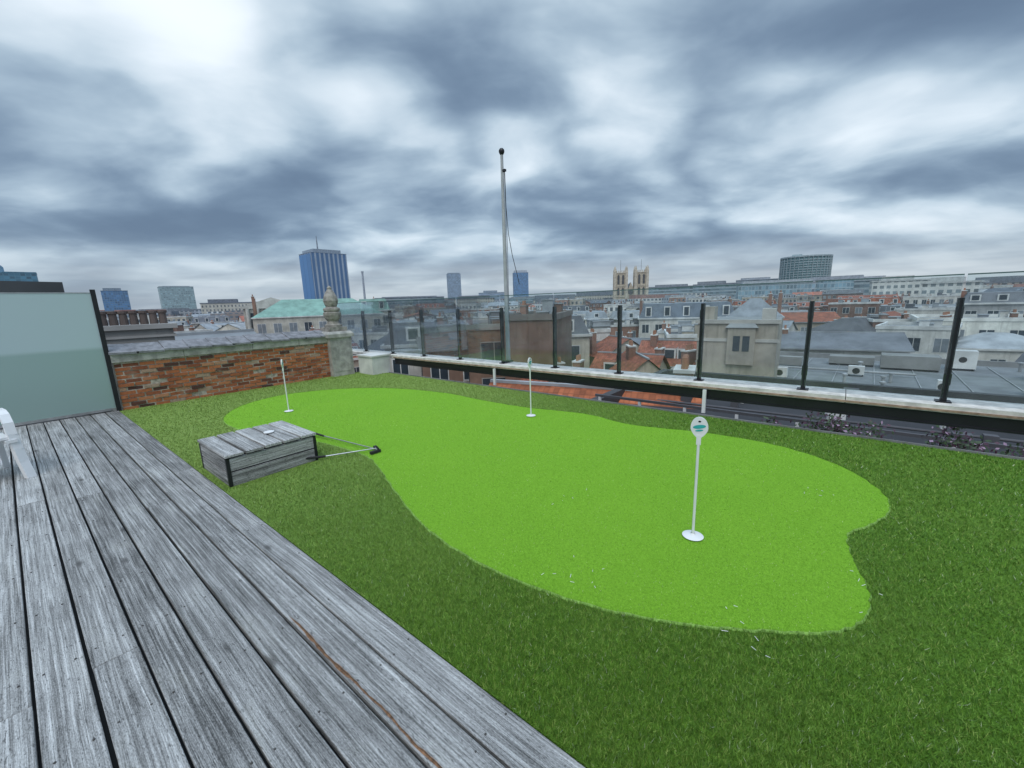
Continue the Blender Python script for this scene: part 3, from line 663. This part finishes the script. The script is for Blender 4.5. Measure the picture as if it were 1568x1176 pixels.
for az,d,w_,zt,rot in((-24.5,38,6,-5.9,-20),(-20.5,34,5,-5.4,15),(-18.2,44,6,-5.2,-10),(-23,52,7,-5.4,30),(-16.3,33,3.6,-5.9,-35),(-33.5,30,5,-6.2,20),(-28,29,5,-6.2,-15)):
    B('red_roof_house',az,d,w_,7,zt,'gx' if rot<0 else 'gy',(.54,.47,.39),(.36,.12,.07),rot=rot,rh=2.3,chim=1,nfl=3)
bb=MB(); bb.box(-2.35,2.35,0,10,-25,-.2,0,top=1); bb.box(-2.5,2.5,-.12,.2,-.2,.05,2); bb.box(-2.5,2.5,-.06,0,-1.4,-1.2,2)
bb.box(-.45,1.15,-.25,.3,-2.9,-.45,0); bb.poly([(-.1,-.27,-2.0),(.3,-.27,-2.0),(.3,-.27,-1.0),(-.1,-.27,-1.0)],3); bb.poly([(.45,-.27,-2.0),(.85,-.27,-2.0),(.85,-.27,-1.0),(.45,-.27,-1.0)],3)
bb.box(-2.2,-1.5,1,2.4,-.2,.9,0); bb.box(1.3,2.1,2,3.2,-.2,.7,2); bb.taper(-.6,1.3,-.35,.6,-.45,-.1,.3,1,1)
bb.build('beige_rear_building',[PM((.40,.36,.30),0),PM((.28,.29,.29),0,tag='roof_sheet'),PM((.50,.48,.44),0,tag='cornice'),PM(glassd,0,tag='pane')],pos(-10.3,31),rad(10.3)+rad(-6))
B('brick_side_wing',-12.5,29,6,4,-4.0,'flat',(.36,.30,.22),(.28,.28,.28),rot=-6,chim=0,nfl=1,clutter=False,frame=(.3,.28,.25))
B('grey_roof_hall',4,33,22,20,-5.0,'flat',(.34,.33,.31),(.20,.21,.22),rot=2,chim=0,bay=3,nfl=2,clutter=False,frame=(.24,.24,.24))
ac=MB()
for (a,b,s1,s2,h) in((-8,5,1.0,.5,.9),(-6.6,5,1.0,.5,.9),(-7.6,12,2.2,1,.9),(-2,9,1.0,.6,.8),(0,14,3.6,2.2,1.2),(-3.6,15,3.2,1.6,.8),(6.6,6,.9,.5,1.2),(4.2,16,1.6,1.2,1.6),(8,12,2.5,2,1.0),(2.6,4,.5,.5,.9)):
    ac.box(a,a+s1,b,b+s2,.15,h,0 if s1<1.8 else 3,top=None); ac.box(a+.05,a+.12,b+.05,b+s2-.05,0,.15,1); ac.box(a+s1-.12,a+s1-.05,b+.05,b+s2-.05,0,.15,1)
    if s1<1.8: ac.lathe([(.0,0),(.24,0)],1,16,T=Matrix.Translation((a+s1*.5,b-.01,h*.55))@Matrix.Rotation(rad(90),4,'X'))
for a in range(9): ac.box(-10+a*2.4,-9.95+a*2.4,.5,19,.005,.05,2)
ac.tube((-9,2,.25),(9,2.5,.25),.1,.1,2,8); ac.tube((-8,10,.25),(2,10.2,.25),.09,.09,2,8)
for q in range(8):
    a,b=R.uniform(-9,9),R.uniform(2,18); ac.lathe([(.1,0),(.1,.6),(.18,.62),(.18,.72),(0,.78)],2,10,(a,b))
pp=pos(4,33); ac.build('rooftop_air_conditioners',[PM((.74,.74,.72),0,.5,'ac_casing'),PM((.04,.04,.04),0,.6,'fan_grille'),PM((.36,.37,.38),0,.5,'duct'),PM((.26,.26,.25),0,.8,'plant_room')],(pp[0],pp[1],-4.98),-rad(2))
B('long_zinc_roof_building',-1.5,60,15,9,-4.8,'gx',(.62,.60,.54),(.17,.18,.20),rot=6,rh=1.6,chim=3,nfl=3)
B('white_apartment_building',11.2,88,17,12,-2.9,'flat',(.76,.75,.68),(.22,.23,.25),rot=10,flr=3.0,bay=2.6,chim=2,nfl=4,wsz=(.5,.45),frame=(.74,.73,.68))
B('white_office_block',5.6,78,8,10,-3.6,'flat',(.70,.69,.65),(.24,.25,.26),rot=-4,chim=1,nfl=4)
B('glazed_penthouse',12.5,112,16,9,-1.2,'mans',(.4,.4,.4),(.16,.17,.19),rot=8,rh=1.8,chim=1,nfl=3)
B('mansard_mansion',-16,95,19,14,-2.8,'mans',(.64,.62,.57),(.13,.16,.20),rot=6,rh=3.0,chim=4,bay=2.6,nfl=4)
B('domed_roof_house',-8.5,90,9,12,-2.6,'hip',(.62,.60,.54),(.24,.26,.28),rh=3.4,chim=2)
def free(az,d,spans):
    return all(not(a<az<b and abs(d-q)<dd) for a,b,q,dd in spans)
spans=[(-15,-5.5,33,16),(-12,18,44,36),(-72,-54,125,25)]
cnt=0
for ring,(d0,d1,num,zlo,zhi) in enumerate(((48,85,58,-8.0,-3.8),(85,150,85,-6.5,-2.2),(150,260,110,-7,-1.0),(260,420,130,-7,2.5))):
    for i in range(num):
        az=-96+ (118)*(i+R.random())/num; d=R.uniform(d0,d1)
        if not free(az,d,spans): continue
        w_=R.uniform(6,14)*(1 if d<150 else 1.6); dep=R.uniform(8,14)
        rf=R.choices(['flat','gx','mans','gy','hip'],[4,3,3,1,1])[0]
        wc=R.choice(WALLS); rc=R.choice(ROOFS[3:5] if (rf!='flat' and R.random()<.28) else ROOFS[:3]+ROOFS[5:])
        zt=R.uniform(zlo,zhi); rh=R.uniform(1.6,3.)
        if rf!='flat': zt-=rh*.6
        B({'flat':'apartment_building','gx':'gabled_house','gy':'gabled_house','mans':'mansard_townhouse','hip':'hipped_roof_house'}[rf],az,d,w_,dep,zt,rf,wc,rc,rot=R.uniform(-30,30),rh=rh,chim=R.randint(0,2),nfl=3 if d>85 else 4,win=True); cnt+=1
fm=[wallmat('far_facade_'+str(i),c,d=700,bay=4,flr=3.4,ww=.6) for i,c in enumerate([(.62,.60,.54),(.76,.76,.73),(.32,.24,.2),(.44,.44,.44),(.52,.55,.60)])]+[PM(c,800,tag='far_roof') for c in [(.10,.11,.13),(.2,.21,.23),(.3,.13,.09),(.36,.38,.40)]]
mb=MB()
for i in range(2000):
    az=R.uniform(-100,28); d=400+2000*R.random()**1.1; w_=R.uniform(12,50); dep=R.uniform(12,25)
    hi=.010 if az<-50 else .015
    te=R.uniform(-.008,hi) if d>600 else R.uniform(-.008,.006); zt=1.6+te*d-3
    if az>-20: zt+=2
    T=Matrix.Translation(pos(az,d))@Matrix.Rotation(-rad(az)+rad(R.uniform(-35,35)),4,'Z'); m=R.randint(0,4); rr=R.choice([5,6,6,7,8])
    mb.box(-w_/2,w_/2,0,dep,-25,zt,m,top=rr,bottom=False,T=T)
    if R.random()<.6: mb.box(-w_/2+2,w_/2-2,2,dep-2,zt,zt+R.uniform(1.5,3.5),rr,bottom=False,T=T)
    elif R.random()<.6: mb.box(-w_/4,w_/5,3,dep-3,zt,zt+R.uniform(1.5,3),m,bottom=False,T=T)
mb.build('distant_city_buildings',fm)
def tower(name,az,d,w_,dep,zt,m,rot=0,cap=None,capc=(.2,.25,.3),side=None,zb=-25):
    mb=MB(); mb.box(-w_/2,w_/2,0,dep,zb,zt,0,top=1)
    if side is not None:
        mb.poly([(-w_/2-.3,dep,zb),(-w_/2-.3,0,zb),(-w_/2-.3,0,zt-2),(-w_/2-.3,dep,zt-2)],2)
    if cap: mb.box(-w_/2+cap[0],w_/2-cap[1],2,dep-2,zt,zt+cap[2],1)
    mb.box(-w_/2-.4,w_/2+.4,-.4,dep+.4,zt,zt+.8,1)
    ms=[m,PM(capc,d,tag='tower_cap')]+([side] if side is not None else [])
    return mb.build(name,ms,pos(az,d),-rad(az)+rad(rot))
blueg=wallmat('blue_curtain_wall',(.16,.28,.42),(.05,.16,.34),3,3.6,.8,.75,d=700)
blue2=wallmat('blue_glass_side',(.06,.18,.40),(.05,.20,.46),18,200,.92,.98,d=600,mull='v')
stripe=wallmat('striped_curtain_wall',(.38,.45,.54),(.05,.14,.30),8.7,3.6,.60,.5,mull='v',d=600)
pale=wallmat('pale_green_glass',(.36,.46,.46),(.26,.37,.38),4,4,.7,.6,d=800)
greyb=wallmat('grey_blue_facade',(.30,.38,.46),(.14,.22,.32),4,3.6,.6,.6,strips=True,d=1300)
teal=wallmat('teal_glass',(.10,.26,.34),(.05,.17,.25),5,4,.85,.8,d=500)
T_=tower('finance_tower',-61.9,900,70,55,107,stripe,rot=24,cap=(6,10,7),capc=(.25,.3,.36),side=blue2)
mb=MB(); mb.lathe([(1.6,112),(1.2,128),(.6,140),(0,142)],0,8,(-12,20)); mb.build('antenna_mast',[PM((.2,.22,.25),900)],parent=T_)
tower('blue_glass_tower',-90.2,900,95,40,64,teal,rot=-4,cap=(10,30,9),capc=(.12,.3,.42))
tower('blue_office_tower',-82.3,1000,34,30,43,blueg,cap=(3,8,5))
tower('pale_green_tower',-77.4,1200,60,40,60,pale,rot=6,cap=(6,6,2),capc=(.4,.45,.46))
tower('grey_blue_tower',-46.5,1500,46,30,108,greyb,rot=8,cap=(3,3,4))
tower('blue_grey_tower',-37.45,1500,52,34,106,blueg,rot=8,cap=(4,4,8),capc=(.42,.45,.48))
mb=MB(); mb.lathe([(3.2,-25),(2.4,92),(3.2,93),(3.2,97),(0,97)],0,12); mb.build('industrial_chimney',[PM((.36,.37,.40),1600)],pos(-58.2,1200))
tower('rooftop_office',-41.4,900,60,20,24,greyb,cap=(10,20,5))
rb=MB(); prof=[];mts=[]
prof.append((36,-25))
for k in range(12):
    z=14+k*3.9; prof+= [(36,z),(36.8,z+.05),(36.8,z+1.3),(35.6,z+1.35)]; mts+=[0,1,1,1]
prof+=[(35.6,62),(37.5,62.2),(37.5,64.5),(30,65),(0,65.3)]; mts+=[0,1,1,1,1]
rb.lathe(prof,0,72,mats=mts)
for k in range(36):
    a=2*math.pi*k/36; T=Matrix.Rotation(a,4,'Z'); rb.box(36.2,37.4,-.3,.3,14,62,1,T=T)
rb.box(-20,-6,-6,6,65,69,1); rb.build('round_glass_building',[PM((.15,.28,.28),600,.3,'teal_ribbon_glass'),PM((.34,.42,.42),900,tag='ring_slab')],pos(-4.0,900))
glb=wallmat('glass_office_facade',(.34,.40,.43),(.10,.15,.18),3,3.6,.7,.6,strips=True,d=400)
glb2=wallmat('blue_ribbon_facade',(.38,.47,.52),(.16,.26,.32),2.4,3.8,.8,.75,d=400)
wht=wallmat('white_modern_facade',(.76,.75,.70),(.16,.19,.20),3,3.4,.6,.5,d=300)
stn=wallmat('stone_facade',(.56,.53,.46),(.12,.13,.14),3,3.8,.4,.55,d=300)
for nm,az,d,w_,dp,zt,mt,rt,cp,cc in (
 ('long_glass_office',-17.3,560,66,20,15,glb,4,(8,20,3),(.2,.22,.24)),
 ('long_glass_office',-12.0,520,62,20,15,glb,-5,(4,30,3.5),(.2,.22,.24)),
 ('ribbon_glass_office',-6.5,400,54,22,10,glb2,8,(3,3,3),(.36,.4,.42)),
 ('ribbon_glass_office',-1.0,420,46,22,11.5,glb2,-4,(5,8,3),(.3,.33,.36)),
 ('ribbon_glass_office',-8.5,600,44,22,20,glb,4,(5,8,3),(.3,.33,.36)),
 ('white_terraced_building',4.3,330,28,18,7.0,wht,6,(4,10,3),(.5,.5,.48)),
 ('white_terraced_building',7.4,300,20,18,4.5,wht,-6,(3,6,3),(.5,.5,.48)),
 ('curved_roof_office',1.8,380,18,22,9,glb,2,(2,2,3),(.34,.37,.4)),
 ('stone_palace',-27.5,520,50,20,7,stn,0,(2,2,5),(.13,.15,.18)),
 ('stone_palace',-32.8,480,50,20,4,stn,6,(2,2,5),(.13,.15,.18)),
 ('long_slab_block',-52.5,600,95,18,13,glb,5,(10,10,2),(.2,.22,.25)),
 ('long_slab_block',-44,520,50,18,8,stn,-5,(6,6,4),(.14,.15,.18)),
 ('long_slab_block',-37,600,50,18,8,glb,5,(6,6,2),(.24,.25,.28)),
 ('long_slab_block',10.8,420,26,18,4.5,stn,-5,(6,6,3),(.14,.15,.18)),
 ('long_slab_block',14.5,360,26,18,2.5,wht,5,(6,6,3),(.24,.25,.28)),
 ('long_slab_block',-72.8,500,50,18,10,stn,-5,(6,20,4),(.14,.15,.18))):
    tower(nm,az,d,w_,dp,zt,mt,rt,cp,cc)
ct=MB(); 
def ctower(cx):
    ct.box(cx-5.8,cx+5.8,0,11.2,-25,29,0,top=1)
    for sx in(-1,1):
        for yy in(0,11.2):
            bx_=cx+sx*5.8; ct.box(bx_-1.3,bx_+1.3,yy-1.3,yy+1.3,-25,31,2); ct.lathe([(1.3,31),(1.0,33),(0,36)],2,6,(bx_,yy))
    for z_ in(4,15,28.2): ct.box(cx-6.2,cx+6.2,-.5,11.7,z_,z_+.8,2)
    for z0,z1 in((6,14),(17,27)):
        for q in(-2.3,2.3):
            P=[(cx+q-1.1,-.25,z0),(cx+q+1.1,-.25,z0),(cx+q+1.1,-.25,z1-1.5),(cx+q,-.25,z1),(cx+q-1.1,-.25,z1-1.5)]; ct.poly(P,3)
            ct.poly([(cx-6.05,5.6+q+1.2,z0),(cx-6.05,5.6+q-1.2,z0),(cx-6.05,5.6+q-1.2,z1-1.5),(cx-6.05,5.6+q,z1),(cx-6.05,5.6+q+1.2,z1-1.5)],3)
            ct.poly([(cx+6.05,5.6+q-1.2,z0),(cx+6.05,5.6+q+1.2,z0),(cx+6.05,5.6+q+1.2,z1-1.5),(cx+6.05,5.6+q,z1),(cx+6.05,5.6+q-1.2,z1-1.5)],3)
    for q in range(6): ct.box(cx-5+q*1.8,cx-4+q*1.8,-.3,.5,29,31,2)
ctower(-10.4); ctower(10.4)
ct.box(-4.4,4.4,1,60,-25,8,0,top=1); ct.poly([(-4.4,.9,8),(4.4,.9,8),(0,.9,19)],0); ct.poly([(-4.4,.9,8),(0,.9,19),(0,60,17),(-4.4,60,8)],1); ct.poly([(4.4,.9,8),(4.4,60,8),(0,60,17),(0,.9,19)],1)
ct.lathe([(0,0),(2.8,0)],3,20,T=Matrix.Translation((0,.7,9))@Matrix.Rotation(rad(90),4,'X')); ct.box(-14,-4.4,12,58,-25,-1,0,top=1); ct.box(4.4,14,12,58,-25,-1,0,top=1)
for cx in(-10.4,10.4): ct.lathe([(.18,29),(.12,42),(0,42)],3,6,(cx,5))
ct.build('gothic_cathedral',[PM((.46,.40,.30),300,tag='cathedral_stone'),PM((.2,.22,.24),300,tag='lead_roof'),PM((.52,.46,.36),300,tag='carved_stone_trim'),PM((.07,.07,.07),300,tag='lancet_dark')],pos(-22.9,455),rad(22.9)+rad(6))
print('built',cnt,len(bpy.data.objects))
